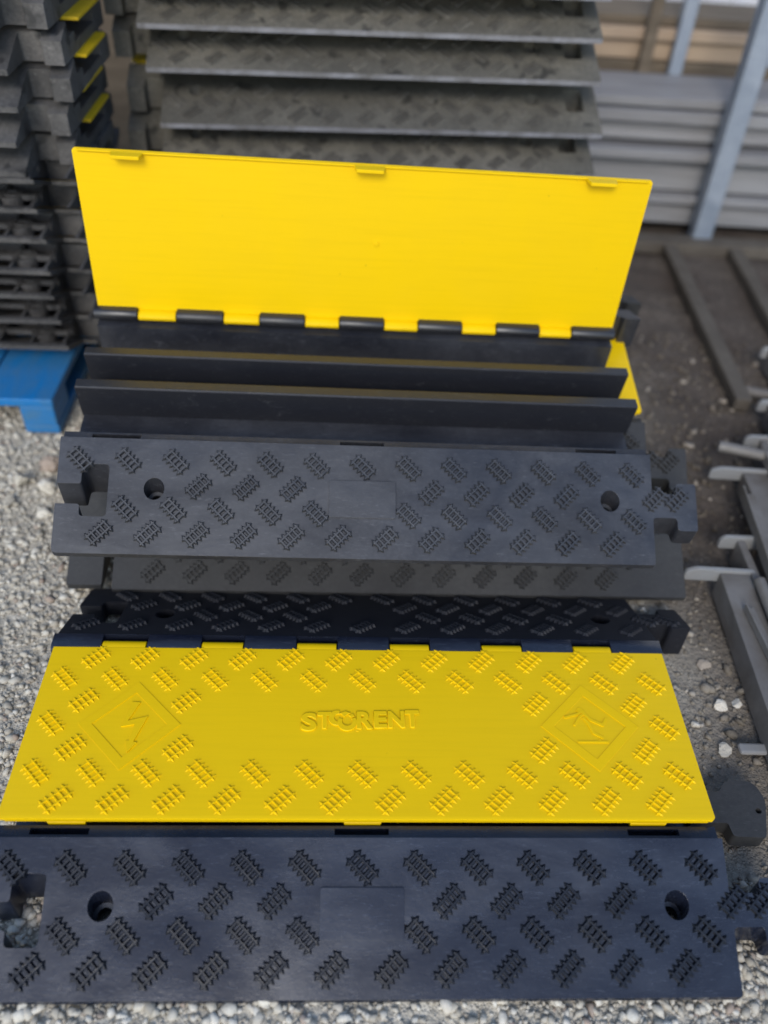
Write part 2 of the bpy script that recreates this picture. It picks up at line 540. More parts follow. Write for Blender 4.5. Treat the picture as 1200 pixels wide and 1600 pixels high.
def slope_bm(var, H, r, shell=None, bevel=.0016):
    kz = (H - Z0) / r
    zt = lambda x, y: Z0 + kz * y
    zb = (lambda x, y: 0.0) if shell is None else (lambda x, y: max(0.0, zt(x, y) - shell))
    holes = [circle(-.310, .089 * r / RUN, .0152), circle(.384, .089 * r / RUN, .0152)]
    if var == 'old':
        holes.append(round_poly([(x, y * r / RUN) for x, y in ((.454, .060), (.492, .060), (.492, .120), (.454, .120))], .005))
    bm = bmesh.new()
    plate(bm, slope_outline(var, r), holes, zt, zb)
    me = bm_mesh(bm, 't', bevel=bevel, seg=2, ang=40)
    bm = bmesh.new()
    join_into(bm, me)
    for cx in (-.310, .384):                     # countersunk step inside each bolt hole
        cy = .089 * r / RUN
        zc = zt(cx, cy)
        plate(bm, circle(cx, cy, .0156, 20), [circle(cx, cy, .0105, 14)], lambda x, y: zt(x, y) - .034 * H / H0, lambda x, y: zt(x, y) - .038 * H / H0)
    return bm

def base_mesh(var, H, r, w, shell=None, name='base'):
    bm = slope_bm(var, H, r, shell)
    d = w - .2645                                 # the slimmer model has a narrower tray
    VR = VREAR + (r - RUN) + d
    b2 = slope_bm(var, H, r, shell)
    bmesh.ops.transform(b2, matrix=Matrix.Translation((0, VR + r, 0)) @ Matrix.Scale(-1, 4, (0, 1, 0)), verts=b2.verts)
    bmesh.ops.reverse_faces(b2, faces=b2.faces)
    me = bpy.data.meshes.new('t'); b2.to_mesh(me); b2.free(); join_into(bm, me)
    a = r
    def prof(slot):
        zs = H - .028 if slot else H - .011
        bot = 0.0
        return [(a, bot), (a, H - .011), (a + .0085, H - .011), (a + .0086, zs), (a + .0168, zs), (a + .0169, H - .011), (a + .0205, H - .011),
                (a + .0245, .018), (VR - .040, .018), (VR - .0365, H - .0225), (VR, H - .0225), (VR, bot)]
    cuts = [-HALF]
    for s0, s1 in SLOTS: cuts += [s0, s1]
    cuts.append(HALF)
    b3 = bmesh.new()
    for i in range(len(cuts) - 1):
        prism_u(b3, prof(i % 2 == 1), cuts[i], cuts[i + 1])
    me = bpy.data.meshes.new('t'); b3.to_mesh(me); b3.free(); join_into(bm, me)
    if shell is not None:                         # webs under the slopes and the tray
        n = 14
        for i in range(n):
            u = -.43 + .86 * i / (n - 1)
            kz = (H - Z0) / r
            for mir in (0, 1):
                pr = [(.010, .0), (r, .0), (r, H - .012), (.014, .003)]
                if mir: pr = [(VR + r - v, z) for v, z in pr][::-1]
                prism_u(bm, pr, u - .003, u + .003)
        for v0 in (.002, r * .52, VR + r * .48, VR + r - .014):
            box(bm, -.37, .44, v0, v0 + .010, .0005, .010)
        for cx in (-.310, .384):
            for mir in (0, 1):
                cy = .089 * r / RUN
                if mir: cy = VR + r - cy
                plate(bm, circle(cx, cy, .024, 18), [circle(cx, cy, .0156, 18)], lambda x, y: .02, lambda x, y: .0008)
    me = bpy.data.meshes.new(name)
    bm.to_mesh(me)
    bm.free()
    return me, VR

def knuckle_mesh(u0, u1, H, VR):
    c = (VR - .018, H - .0095)
    pr = [(VR, H - .0225), (VR, H + .0006), (c[0], H + .0006)]
    for i in range(1, 8):
        t = math.pi / 2 + math.pi * i / 8
        pr.append((c[0] + .0101 * math.cos(t), c[1] + .0101 * math.sin(t)))
    pr.append((c[0], c[1] - .0101))
    bm = bmesh.new()
    prism_u(bm, pr, u0, u1)
    return bm_mesh(bm, 'hinge_knuckle', smooth=True, bevel=.001, seg=2, ang=50)

def lid_outline(w, f):
    c = .0035
    return round_poly([(-HALF + .001, -f), (HALF - .001, -f), (HALF - .001, -w - f + c), (HALF - .001 - c, -w - f), (-HALF + .001 + c, -w - f), (-HALF + .001, -w - f + c)], .0015)

def lid_mesh(w):
    bm = bmesh.new()
    f = .0072
    plate(bm, lid_outline(w, f), [], lambda x, y: .0107, lambda x, y: .0058)
    me = bm_mesh(bm, 't', bevel=.0009, seg=2, ang=50)
    bm = bmesh.new(); join_into(bm, me)
    b2 = bmesh.new()
    box(b2, -HALF + .009, HALF - .009, -w - f + .0004, -w - f + .0034, .0020, .0062)       # turned-down front edge
    cyl(b2, (.018, -w * .52 - f, .0062), (.018, -w * .52 - f, .0030), .0042, 14)
    me = bm_mesh(b2, 't', bevel=.0006, seg=1, ang=60); join_into(bm, me)
    me = bpy.data.meshes.new('lid'); bm.to_mesh(me); bm.free()
    me.polygons.foreach_set('use_smooth', [True] * len(me.polygons)); me.set_sharp_from_angle(angle=R(30))
    return me

def lid_knuckle_mesh(u0, u1):
    pr = [(-.0074, .0104), (0, .0104)]
    for i in range(1, 8):
        t = math.pi / 2 - math.pi * i / 8
        pr.append((.0098 * math.cos(t), .0102 * math.sin(t)))
    pr += [(0, -.0100), (-.0052, -.0040), (-.0074, .0038)]
    bm = bmesh.new(); prism_u(bm, pr, u0, u1)
    return bm_mesh(bm, 'hinge_knuckle', smooth=True, bevel=.0008, seg=2, ang=50)

def tab_mesh(u0, u1, w):
    f = .0072
    bm = bmesh.new()
    prism = [(u0, .001), (u1, .001), (u1 - .003, -.0180), (u0 + .003, -.0180)]
    a = [bm.verts.new((x, -w - f + .0002, z)) for x, z in prism]
    b = [bm.verts.new((x, -w - f + .0056, z)) for x, z in prism]
    bm.faces.new(a); bm.faces.new(b[::-1])
    for i in range(4): bm.faces.new((a[i], b[i], b[(i + 1) % 4], a[(i + 1) % 4]))
    return bm_mesh(bm, 'latch_tab', bevel=.0008, seg=1)

# ---- emblems and lettering moulded on the lid (sub-parts)
def stroke(bm, pts, wd, z0, z1):
    for (x0, y0), (x1, y1) in zip(pts, pts[1:]):
        d = Vector((x1 - x0, y1 - y0)); n = Vector((-d.y, d.x)).normalized() * wd / 2
        e = d.normalized() * wd * .25
        q = [(x0 - e.x + n.x, y0 - e.y + n.y), (x1 + e.x + n.x, y1 + e.y + n.y), (x1 + e.x - n.x, y1 + e.y - n.y), (x0 - e.x - n.x, y0 - e.y - n.y)]
        plate(bm, q, [], lambda x, y: z1, lambda x, y: z0)
        z1 -= .00004

def diamond(cx, cy, h):
    return [(cx + h, cy), (cx, cy + h), (cx - h, cy), (cx, cy - h)]

def frame_mesh(name, h=.0685, hi=.0505):
    bm = bmesh.new()
    plate(bm, diamond(0, 0, h), [diamond(0, 0, hi)], lambda x, y: .0009, lambda x, y: -.0004)
    return bm_mesh(bm, name)

def bolt_mesh():
    pts = [(-.0031, .035), (-.0104, -.0045), (.0072, -.001), (.0045, -.0258), (.0000, -.0268), (.0055, -.0435), (.0151, -.0285), (.0104, -.0275), (.0227, .012), (-.0030, .0045), (.0083, .034)]
    bm = bmesh.new()
    plate(bm, pts, [], lambda x, y: .0019, lambda x, y: -.0004)
    return bm_mesh(bm, 'lightning_bolt')

def walker_mesh():
    bm = bmesh.new()
    s = .000134
    ox, oy = 610, 530
    def pp(l): return [((x - ox - .224 * (y - oy)) * s, -(y - oy) * s * 1.12) for x, y in l]
    for l, wd in (([(345, 435), (470, 400), (540, 365)], .0032), ([(450, 515), (500, 425), (540, 395)], .0028), ([(540, 385), (610, 455), (745, 515), (780, 450)], .0042),
                  ([(545, 440), (600, 505), (650, 600), (745, 645)], .0036), ([(490, 690), (800, 690)], .0030)):
        stroke(bm, pp(l), wd, -.0004, .0014 - .0001 * len(bm.verts) / 30)
    plate(bm, [(x, y) for x, y in circle(*pp([(500, 352)])[0], .0042, 14)], [], lambda x, y: .0009, lambda x, y: -.0004)
    plate(bm, [(x, y) for x, y in circle(*pp([(715, 672)])[0], .0016, 10)], [], lambda x, y: .0009, lambda x, y: -.0004)
    return bm_mesh(bm, 'falling_figure')

def glyph_mesh(ch):
    cu = bpy.data.curves.new('letter', 'FONT')
    cu.body = ch
    cu.size = 1; cu.extrude = .03; cu.offset = .028; cu.bevel_depth = .028; cu.bevel_resolution = 2; cu.resolution_u = 4
    ob = bpy.data.objects.new('tmp', cu)
    COL.objects.link(ob)
    dg = bpy.context.evaluated_depsgraph_get()
    me = bpy.data.meshes.new_from_object(ob.evaluated_get(dg))
    bpy.data.objects.remove(ob); bpy.data.curves.remove(cu)
    me.name = 'letter'
    return me

def arc_band(bm, cx, cy, ro, ri, a0, a1, n=16, h=.0014, dx=0, dy=0):
    """crescent-like band, inner circle shifted by dx, dy"""
    o = [(cx + ro * math.cos(a0 + (a1 - a0) * i / n), cy + ro * math.sin(a0 + (a1 - a0) * i / n)) for i in range(n + 1)]
    q = [(cx + dx + ri * math.cos(a0 + (a1 - a0) * i / n), cy + dy + ri * math.sin(a0 + (a1 - a0) * i / n)) for i in range(n + 1)]
    plate(bm, o + q[::-1], [], lambda x, y: h + .0004, lambda x, y: -.0004)

def swirl_mesh():
    bm = bmesh.new()
    arc_band(bm, -.0075, .0035, .0120, .0060, R(75), R(300), 16, h=.0016, dx=.0022)
    arc_band(bm, .0065, -.0035, .0135, .0070, R(150), R(395), 18, h=.0019, dy=.0015)
    plate(bm, [(-.004, .0105), (.004, .014), (.011, .0105), (.006, .0085), (.002, .0045), (-.001, .0085)], [], lambda x, y: .0026, lambda x, y: -.0004)
    plate(bm, [(.008, .0075), (.014, .011), (.017, .006), (.012, .0045)], [], lambda x, y: .0018, lambda x, y: -.0004)
    plate(bm, circle(.0205, -.0160, .0024, 8, .0013), [], lambda x, y: .0010, lambda x, y: -.0004)
    return bm_mesh(bm, 'letter', bevel=.0004, seg=1)

def add_lid_art(lid, zt):
    """zt: lid top in lid coordinates"""
    pv = PIV[0]
    for nm, cx, cy, art in (('warning_frame', -.3153, .315, bolt_mesh()), ('warning_frame', .3150, .3166, walker_mesh())):
        link(nm, frame_mesh(nm), M_YEL, lid, Matrix.Translation((cx, cy - pv, zt)))
        link(art.name.split('.')[0], art, M_YEL, lid, Matrix.Translation((cx, cy - pv, zt)))
    # word in the middle of the lid
    x0, tot = -.0855, .164
    tilt = R(1.6)
    def place(me, a, b, cap, yc):
        vs = np.empty(len(me.vertices) * 3); me.vertices.foreach_get('co', vs); vs = vs.reshape(-1, 3)
        lo, hi = vs.min(0), vs.max(0)
        sx = (b - a) * tot / (hi[0] - lo[0]); sy = cap / (hi[1] - lo[1]); sz = .0046 / (hi[2] - lo[2])
        vs = (vs - (lo + hi) / 2) * np.array([sx, sy, sz])
        me.vertices.foreach_set('co', vs.ravel()); me.update()
        u = x0 + (a + b) / 2 * tot
        link('letter', me, M_YEL, lid, Matrix.Translation((u, yc - pv + u * math.tan(tilt), zt)) @ Matrix.Rotation(tilt, 4, 'Z'))
    for ch, a, b, cap, dy in (('S', .004, .140, .0295, -.001), ('T', .142, .262, .0270, .001), ('R', .468, .612, .0285, .000), ('E', .612, .728, .0275, .0005), ('N', .732, .876, .0275, .0005), ('T', .876, 1.0, .0280, .001)):
        place(glyph_mesh(ch), a, b, cap, .3235 + dy)
    sw = swirl_mesh()
    link('letter', sw, M_YEL, lid, Matrix.Translation((x0 + .352 * tot, .3240 - pv - .0006, zt)))

BASES = {}
def make_ramp(M, label, group, var='new', H=H0, r=RUN, w=.2645, lid_deg=0, black=M_BLACK, fresh=None, yellow=M_YEL, shell=None,
              front_marks=lambda i, row: True, rear_marks=lambda i, row: False, lid_marks=False, art=False, ribs=False, plate_mark=True, knuckles=True, cplate=False, tabs=True):
    root = empty('cable_ramp', M, label, 'cable ramp', group)
    key = (var, H, r, w, shell, black.name)
    if key not in BASES:
        me, VR = base_mesh(var, H, r, w, shell)
        me.materials.append(black)
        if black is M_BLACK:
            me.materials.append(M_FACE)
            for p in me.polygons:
                if p.center.y > VR + .003: p.material_index = 1  # rear slope: shade under the stack put into a darker, duller rubber
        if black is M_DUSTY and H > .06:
            me.materials.append(M_EDGE)  # painted sky sheen on the faces of the front edge
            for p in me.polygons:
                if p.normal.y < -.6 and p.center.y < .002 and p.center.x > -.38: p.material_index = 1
        BASES[key] = (me, VR)
    me, VR = BASES[key]
    base = link('base', me, black, root)
    kz = (H - Z0) / r
    sa = math.atan(kz)
    mkm = ME_MARK_K
    if black is not M_BLACK:
        nm = 'tread_mark_' + black.name
        mkm = bpy.data.meshes.get(nm)
        if mkm is None:
            mkm = ME_MARK_K.copy(); mkm.name = nm; mkm.materials.clear(); mkm.materials.append(MARKS.get(black.name, black))
    hidden = lambda i, row: (row == 1 and (i in (1.5, 5.5, 6.5, 11.5, .5))) or (row == 2 and i in (0, 6)) or (row == 0 and i < 0)
    def slope_mark(i, row, rear):
        v = ROWS[row] * r
        if rear: vv, ang = VR + r - v, -sa
        else: vv, ang = v, sa
        z = Z0 + kz * v
        rot = R(-45) if row % 2 == 0 else R(45)
        if rear: rot = -rot
        m = Matrix.Translation(((i - 6) * P, vv, z)) @ Matrix.Rotation(ang, 4, 'X') @ Matrix.Rotation(rot, 4, 'Z') @ Matrix.Diagonal((1, 1, H / H0, 1))
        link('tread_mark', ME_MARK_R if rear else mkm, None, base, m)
    for row in range(4):
        ids = [i for i in range(0, 13)] if row % 2 == 0 else [i + .5 for i in range(0, 12)]
        if row == 1: ids = ids + [12.5]
        if row == 1 and var == 'new': ids = ids + [13.0]
        for i in ids:
            if hidden(i, row): continue
            if var == 'old' and ((row == 3 and i < .7) or i > 12.2): continue
            if front_marks(i, row): slope_mark(i, row, False)
            if rear_marks(i, row): slope_mark(i, row, True)
    if front_marks(6.1, 2) and plate_mark:
        bm = bmesh.new()
        plate(bm, round_poly([(-.0505, -.0285), (.0505, -.0285), (.0505, .0285), (-.0505, .0285)], .003), [], lambda x, y: .0028, lambda x, y: -.001)
        m2 = bm_mesh(bm, 'blank_plate', bevel=.0014, seg=2)
        v = .0815 * r / RUN
        link('blank_plate', m2, black, base, Matrix.Translation((0, v, Z0 + kz * v)) @ Matrix.Rotation(sa, 4, 'X'))
    if knuckles:
        for a, b in BLK:
            link('hinge_knuckle', knuckle_mesh(a, b, H, VR), fresh or black, base)
    lid = link('lid', lid_mesh(w), yellow, root)
    pv = VR - .018
    lid.matrix_local = Matrix.Translation((0, pv, H - .009)) @ Matrix.Rotation(-R(lid_deg), 4, 'X') @ Matrix.Diagonal((1.035 if H < .06 else 1, 1, 1, 1))
    if knuckles:
        for a, b in YLW: link('hinge_knuckle', lid_knuckle_mesh(a, b), yellow, lid)
    if tabs:
        for a, b in TABS: link('latch_tab', tab_mesh(a, b, w), yellow, lid)
    if lid_marks:
        for row in range(7):
            v = .426 - row * .0367
            if row in (0, 6): ids = [i + .5 for i in range(12)]
            elif row in (1, 5): ids = list(range(13))
            elif row in (2, 4): ids = [.5, 2.5, 9.5, 11.5]
            else: ids = [0, 12]
            for i in ids:
                rot = R(45) if row % 2 == 0 else R(-45)
                link('tread_mark', ME_MARK_Y, None, lid, Matrix.Translation(((i - 6) * P, v - PIV[0], .0107)) @ Matrix.Rotation(rot, 4, 'Z'))
    if art: add_lid_art(lid, .0107)
    if ribs:
        for v0, v1 in ((.343, .362), (.266, .287)):
            bm = bmesh.new()
            prism_u(bm, [(v0 + .001, .016), (v0, H - .006), (v0 + .002, H - .004), (v1 - .002, H - .004), (v1, H - .006), (v1 - .001, .016)], -.454, .458)
            dm = bm_mesh(bm, 'channel_divider', bevel=.0010, seg=2)
            dm.materials.append(M_FACE); dm.materials.append(M_SATIN)
            for p in dm.polygons: p.material_index = 1 if p.normal.z > .8 else 0
            link('channel_divider', dm, None, root)
    if cplate:
        bm = bmesh.new()
        pts = [(HALF - .01, .205, .002), (.492, .205, .004), (.494, .186, .005), (.538, .184, .006), (.556, .240, .012), (.546, .266, .014), (.508, .268, .010), (.494, .250, .005), (HALF - .01, .250, .002)]
        plate(bm, round_poly(pts, .004, 5), [circle(.540, .222, .0042, 12)], lambda x, y: .032, lambda x, y: .006)
        link('connector_plate', bm_mesh(bm, 'connector_plate', bevel=.0015, seg=2, ang=50), M_GREYED, root)
    return root

def pose(x, y, z, rx=0, ry=0, rz=0):
    return Matrix.Translation((x, y, z)) @ (Matrix.Rotation(rz, 4, 'Z') @ Matrix.Rotation(ry, 4, 'Y') @ Matrix.Rotation(rx, 4, 'X'))

def copy_tree(o, parent=None):
    c = o.copy()
    COL.objects.link(c)
    if parent is not None: c.parent = parent
    for ch in list(o.children): copy_tree(ch, c)
    return c

G_FRONT = 'black and yellow cable ramps in the foreground and middle'
make_ramp(pose(.0077, .328, 0, 0, 0, .0607), 'cable ramp in front with closed yellow lid lettered STORENT, lying on the gravel', G_FRONT,
          black=M_BLACK, lid_marks=True, art=True, cplate=True, rear_marks=lambda i, row: True)

MX, MY, MZ = .169, .0267, .0799
make_ramp(pose(-.0296, .8694, .172, MX, MY, MZ), 'open cable ramp with its plain yellow lid raised, on top of the middle stack', G_FRONT,
          lid_deg=101, ribs=True, black=M_MID, fresh=M_BLACK_F)
# the two ramps under it, parallel to it
make_ramp(pose(.004, 1.0415, .1105, MX, .01, .055), 'closed ramp under the open one, only its yellow lid corner and right connector showing', G_FRONT, var='new',
          black=M_GREYED, fresh=M_GREYED, front_marks=lambda i, row: i > 10.6, plate_mark=False)
make_ramp(pose(.005, .946, .012, .09, .0, .060), 'greyed ramp at the bottom of the middle stack behind the front yellow lid', G_FRONT, var='wide',
          black=M_GREYED, fresh=M_GREYED, front_marks=lambda i, row: row >= 2 or i > 11, plate_mark=False)

# ---- tall dusty stack behind
G_TALL = 'dusty cable ramps in the tall stack behind the raised lid'
TH = .0725
tall = [(-.118, 1.742, .411, .105), (-.1154, 1.7655, .4877, .1005), (-.1365, 1.7875, .582, .0931), (-.1462, 1.7989, .6548, .0999)]
tl = ['dusty ramp just above the top edge of the raised yellow lid, lowest in view', 'dusty ramp second above the raised yellow lid, wet spots along its edge',
      'dusty ramp third above the raised yellow lid with a pale bluish edge', 'dusty ramp fourth above the raised yellow lid with a pale brownish edge']
proto = make_ramp(pose(*tall[0][:3], 0, 0, tall[0][3]), tl[0], G_TALL, var='old', H=TH, black=M_DUSTY, fresh=M_DUSTY, yellow=M_YEL_OLD, front_marks=lambda i, row: row >= 1, plate_mark=False, tabs=False)
for (x, y, z, a), lb in zip(tall[1:], tl[1:]):
    c = copy_tree(proto); c.matrix_world = pose(x, y, z, 0, 0, a); c['label'] = lb
jit = [(.006, -.004, .01), (-.012, .006, -.012), (.009, .002, .006)]
for k in range(3):                                # further up, out of the top of the frame or just touching it
    c = copy_tree(proto); c.matrix_world = pose(-.15 + jit[k][0], 1.80 + jit[k][1], .7276 + .0728 * k, 0, 0, .096 + jit[k][2])
    c['label'] = ['dusty ramp at the very top edge of the picture, fifth above the raised lid', 'dusty ramp sixth above the raised lid in the tall stack', 'topmost dusty ramp of the tall stack'][k]
for k in range(3):
    c = copy_tree(proto); c.matrix_world = pose(-.115 + jit[k][0], 1.742 + jit[k][1], .3382 - .0728 * k, 0, 0, .096 + jit[k][2])
    c['label'] = ['dusty ramp hidden behind the middle of the raised yellow lid', 'dusty ramp behind the hinges of the raised yellow lid', 'dusty ramp low in the tall stack, second above its pallet'][k]
c = copy_tree(proto); c.matrix_world = pose(-.118, 1.744, .1198, 0, 0, .098); c['label'] = 'lowest dusty ramp of the tall stack, on its pallet'

# ---- left stack of slimmer ramps on a blue pallet
G_LEFT = 'slim cable ramps in the left stack on the blue pallet'
LH, LR, LW = .0555, .112, .150
def left_x(z): return -.605
words = ['first', 'second', 'third', 'fourth', 'fifth', 'sixth', 'seventh', 'eighth', 'ninth', 'tenth', 'eleventh', 'twelfth', 'thirteenth', 'fourteenth']
zs = [.090 + .0560 * k for k in range(14)]
LVR = VREAR + (LR - RUN) + (LW - .2645)
LT = LVR + LR
up_ = inv = None
jl = [(random.uniform(-.012, .012), random.uniform(-.010, .010), random.uniform(-.012, .012)) for _ in range(14)]
for k in range(14):
    z = zs[k]
    jx, jy, ja = jl[k]
    a = .06 + ja
    if k < 7:                                     # upside down: webs under the slopes face up; flipped about its length
        m = pose(-.578 - HALF + jx, 1.43 + jy, z + LH, 0, math.pi, a)
        lb = 'slim ramp lying upside down with open webbing, %s up from the blue pallet' % words[k]
        if inv is None:
            inv = make_ramp(m, lb, G_LEFT, var='old', H=LH, r=LR, w=LW, black=M_SLIM, fresh=M_SLIM, yellow=M_YEL_OLD, shell=.008, front_marks=lambda i, row: False, plate_mark=False, knuckles=False, tabs=False)
            c = inv
        else:
            c = copy_tree(inv); c.matrix_world = m; c['label'] = lb
    else:
        m = pose(-.578 - HALF + jx, 1.43 + jy, z, 0, 0, a) @ Matrix.Translation((0, LT, 0)) @ Matrix.Rotation(math.pi, 4, 'Z')
        lb = 'slim dusty ramp right way up in the left stack, %s up from the blue pallet' % words[k]
        if up_ is None:
            up_ = make_ramp(m, lb, G_LEFT, var='old', H=LH, r=LR, w=LW, black=M_SLIM, fresh=M_SLIM, yellow=M_YEL_OLD, front_marks=lambda i, row: False, plate_mark=False, knuckles=False, tabs=False)
            c = up_
        else:
            c = copy_tree(up_); c.matrix_world = m; c['label'] = lb

# ------------------------------------------------------------------ pallets
def make_pallet(M, label, mat, L=1.0, D=.8, Ht=.10, group=None, nb=7):
    root = empty('pallet', M, label, 'pallet', group)
    bw = L / nb * .975
    for i in range(nb):                            # deck boards run front to back
        x = -bw - (L - bw) * i / (nb - 1)
        bm = bmesh.new(); box(bm, x, x + bw, 0, D, Ht - .020, Ht - random.uniform(0, .002))
        link('deck_board', bm_mesh(bm, 'deck_board', bevel=.003, seg=2), mat, root)
    for y in (0.002, D / 2 - .045, D - .092):
        for x in (-.10, -L / 2 - .05, -L):
            bm = bmesh.new(); box(bm, x + .030, x + .098, y, y + .09, .017, Ht - .0205)
            link('block', bm_mesh(bm, 'block', bevel=.003, seg=2), mat, root)
    for x in (-.10, -L / 2 - .05, -L):
        bm = bmesh.new(); box(bm, x + .029, x + .099, .004, D - .004, -.004, .0165)
        link('skid', bm_mesh(bm, 'skid', bevel=.003, seg=2), mat, root)
    return root
make_pallet(pose(-.672, 1.345, .002, 0, 0, .05), 'bright blue wooden pallet under the left stack of ramps', M_BLUE, Ht=.084)
make_pallet(pose(.40, 1.74, .0, 0, 0, .095), 'dark timber pallet beneath the tall stack of dusty ramps', M_TIMBER_D, Ht=.116, D=.7)

# ------------------------------------------------------------------ rack and boards in the background
G_RACK = 'stacked boards in the background rack'
def board(label, mat, x0, x1, y, z, d, h, name='plank', cat='plank', ribs=0, rz=0.0):
    root = None
    bm = bmesh.new()
    if ribs:
        n = ribs
        pr = [(0, 0), (d, 0), (d, h)]
        pr2 = [(0, h)]
        for i in range(n):                          # shallow grooves along the face
            zc = h * (1 - (i + .5) / n)
            pr2 += [(0, zc + h * .10), (.006, zc + h * .05), (.006, zc - h * .05), (0, zc - h * .10)]
        prism_u(bm, pr + pr2, x0, x1)
    else:
        box(bm, x0, x1, 0, d, 0, h)
    o = link(name, bm_mesh(bm, name, bevel=.002, seg=1), mat, None, pose(0, y, z, 0, 0, rz))
    return tag(o, label, cat, G_RACK)
alu = [(.028, .058, 0, 2.51), (.096, .022, 0, 2.485), (.124, .082, 0, 2.52), (.222, .028, 0, 2.475), (.262, .046, 1, 2.52), (.316, .032, 0, 2.495), (.354, .024, 0, 2.51)]
al = ['lowest grey aluminium beam of the rack, on the dark gap near the ground', 'thin grey aluminium plank second from the bottom of the grey pile', 'tall pale grey aluminium beam in the middle of the grey pile',
      'thin bright aluminium plank jutting out above the dark groove', 'grooved grey aluminium beam with a groove in the upper grey pile', 'grey aluminium plank second from the top of the grey pile', 'thin topmost plank of the grey aluminium pile']
for (z, h, n, y), lb in zip(alu, al):
    board(lb, M_ALU, .30, 2.3, y, z, .24, h, ribs=n)
tim = [(.365, .034, 2.79, M_TIMBER_D, 'dark timber board at the bottom of the brown pile'), (.402, .052, 2.80, M_TIMBER, 'wide light brown timber board in the brown pile'),
       (.457, .030, 2.78, M_TIMBER, 'narrow light brown timber board near the top of the brown pile'), (.490, .024, 2.81, M_TIMBER_D, 'darker timber board on top of the brown pile')]
for z, h, y, m, lb in tim:
    board(lb, m, .35, 2.4, y, z, .22, h, name='timber_board', cat='board')
for x, lb in ((.62, 'short dark timber spacer under the left of the brown boards'), (1.30, 'short dark timber spacer under the right of the brown boards')):
    board(lb, M_TIMBER_D, x, x + .07, 2.80, .004, .18, .359, name='timber_spacer', cat='spacer')
def post(label, x, y, z1, wd, mat, name='steel_post', cat='post', arms=()):
    root = empty(name, pose(x, y, 0), label, cat, 'uprights of the background rack')
    bm = bmesh.new()
    box(bm, -wd / 2, wd / 2, -wd / 2, wd / 2, .004, z1)
    link('tube', bm_mesh(bm, 'tube', bevel=.006, seg=3), mat, root)
    bm = bmesh.new()
    box(bm, -wd * .9, wd * .9, -wd * .9, wd * .9, -.004, .0035)
    link('foot_plate', bm_mesh(bm, 'foot_plate', bevel=.002, seg=1), mat, root)
    for z, L in arms:
        bm = bmesh.new(); box(bm, wd / 2 + .001, L, -.014, .014, z - .014, z + .014)
        link('arm', bm_mesh(bm, 'arm', bevel=.003, seg=1), mat, root)
    return root
post('blue grey steel upright on the right in front of the boards', .890, 2.435, 1.9, .056, M_POST, arms=((.505, .9), (1.25, .9)))
post('slimmer steel upright behind the grey aluminium pile', .785, 2.768, 1.9, .040, M_POST)
post('dark brown timber upright left of the slim steel upright', .690, 2.762, 1.9, .034, M_TIMBER_D, name='timber_upright')
# muddy base of the rack
def bar(name, label, cat, mat, x0, x1, y0, y1, z0, z1, group=None, rz=0):
    bm = bmesh.new(); cx, cy = (x0 + x1) / 2, (y0 + y1) / 2
    box(bm, x0 - cx, x1 - cx, y0 - cy, y1 - cy, 0, z1 - z0)
    o = link(name, bm_mesh(bm, name, bevel=.004, seg=2), mat, None, pose(cx, cy, z0, 0, 0, rz))
    return tag(o, label, cat, group)
bar('ground_beam', 'muddy grey beam lying along the ground below the grey boards', 'beam', M_MUDWOOD, .45, 2.2, 2.365, 2.425, -.006, .030)
G_SKID = 'muddy skid bars on the brown soil'
bar('skid_bar', 'long muddy skid bar running toward the viewer beside the open ramp', 'bar', M_MUDWOOD, .770, .808, 1.58, 2.362, -.004, .028, G_SKID, .005)
bar('skid_bar', 'muddy skid bar at the right edge of the picture under the rack', 'bar', M_MUDWOOD, .955, .993, 1.55, 2.362, -.004, .028, G_SKID, -.01)
bar('skid_bar', 'muddy skid bar farthest right of the rack base', 'bar', M_MUDWOOD, 1.30, 1.338, 1.5, 2.362, -.004, .028, G_SKID, .0)

# pale corrugated sheet fence behind everything
def corrugated(label, x0, x1, y, z0, z1, pitch=.09, dep=.012):
    n = int((x1 - x0) / pitch)
    pts = []
    for i in range(n):
        x = x0 + i * pitch
        pts += [(x, 0), (x + pitch * .55, 0), (x + pitch * .65, -dep), (x + pitch * .90, -dep)]
    bm = bmesh.new()
    a = [bm.verts.new((px, y + py, z0)) for px, py in pts]; b = [bm.verts.new((px, y + py, z1)) for px, py in pts]
    a2 = [bm.verts.new((px, y + py + .002, z0)) for px, py in pts]; b2 = [bm.verts.new((px, y + py + .002, z1)) for px, py in pts]
    for i in range(len(pts) - 1):
        bm.faces.new((a[i], a[i + 1], b[i + 1], b[i])); bm.faces.new((a2[i + 1], a2[i], b2[i], b2[i + 1]))
        bm.faces.new((b[i], b[i + 1], b2[i + 1], b2[i]))
    o = link('sheet_fence', bm_mesh(bm, 'sheet_fence'), M_SHEET)
    return tag(o, label, 'fence')
corrugated('pale grey corrugated sheet fence behind the rack', -3.2, 4.2, 3.35, -.03, 2.4)

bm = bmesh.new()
box(bm, -1.6, .25, 0, .03, 0, 1.5)  # invented panel, hides the bright fence so the gap looks shaded
tag(link('shade_panel', bm_mesh(bm, 'shade_panel', bevel=.003, seg=1), M_TIMBER_D, None, pose(0, 2.72, -.006)), 'added dark panel standing in for shade behind the gap between the ramp stacks', 'panel')

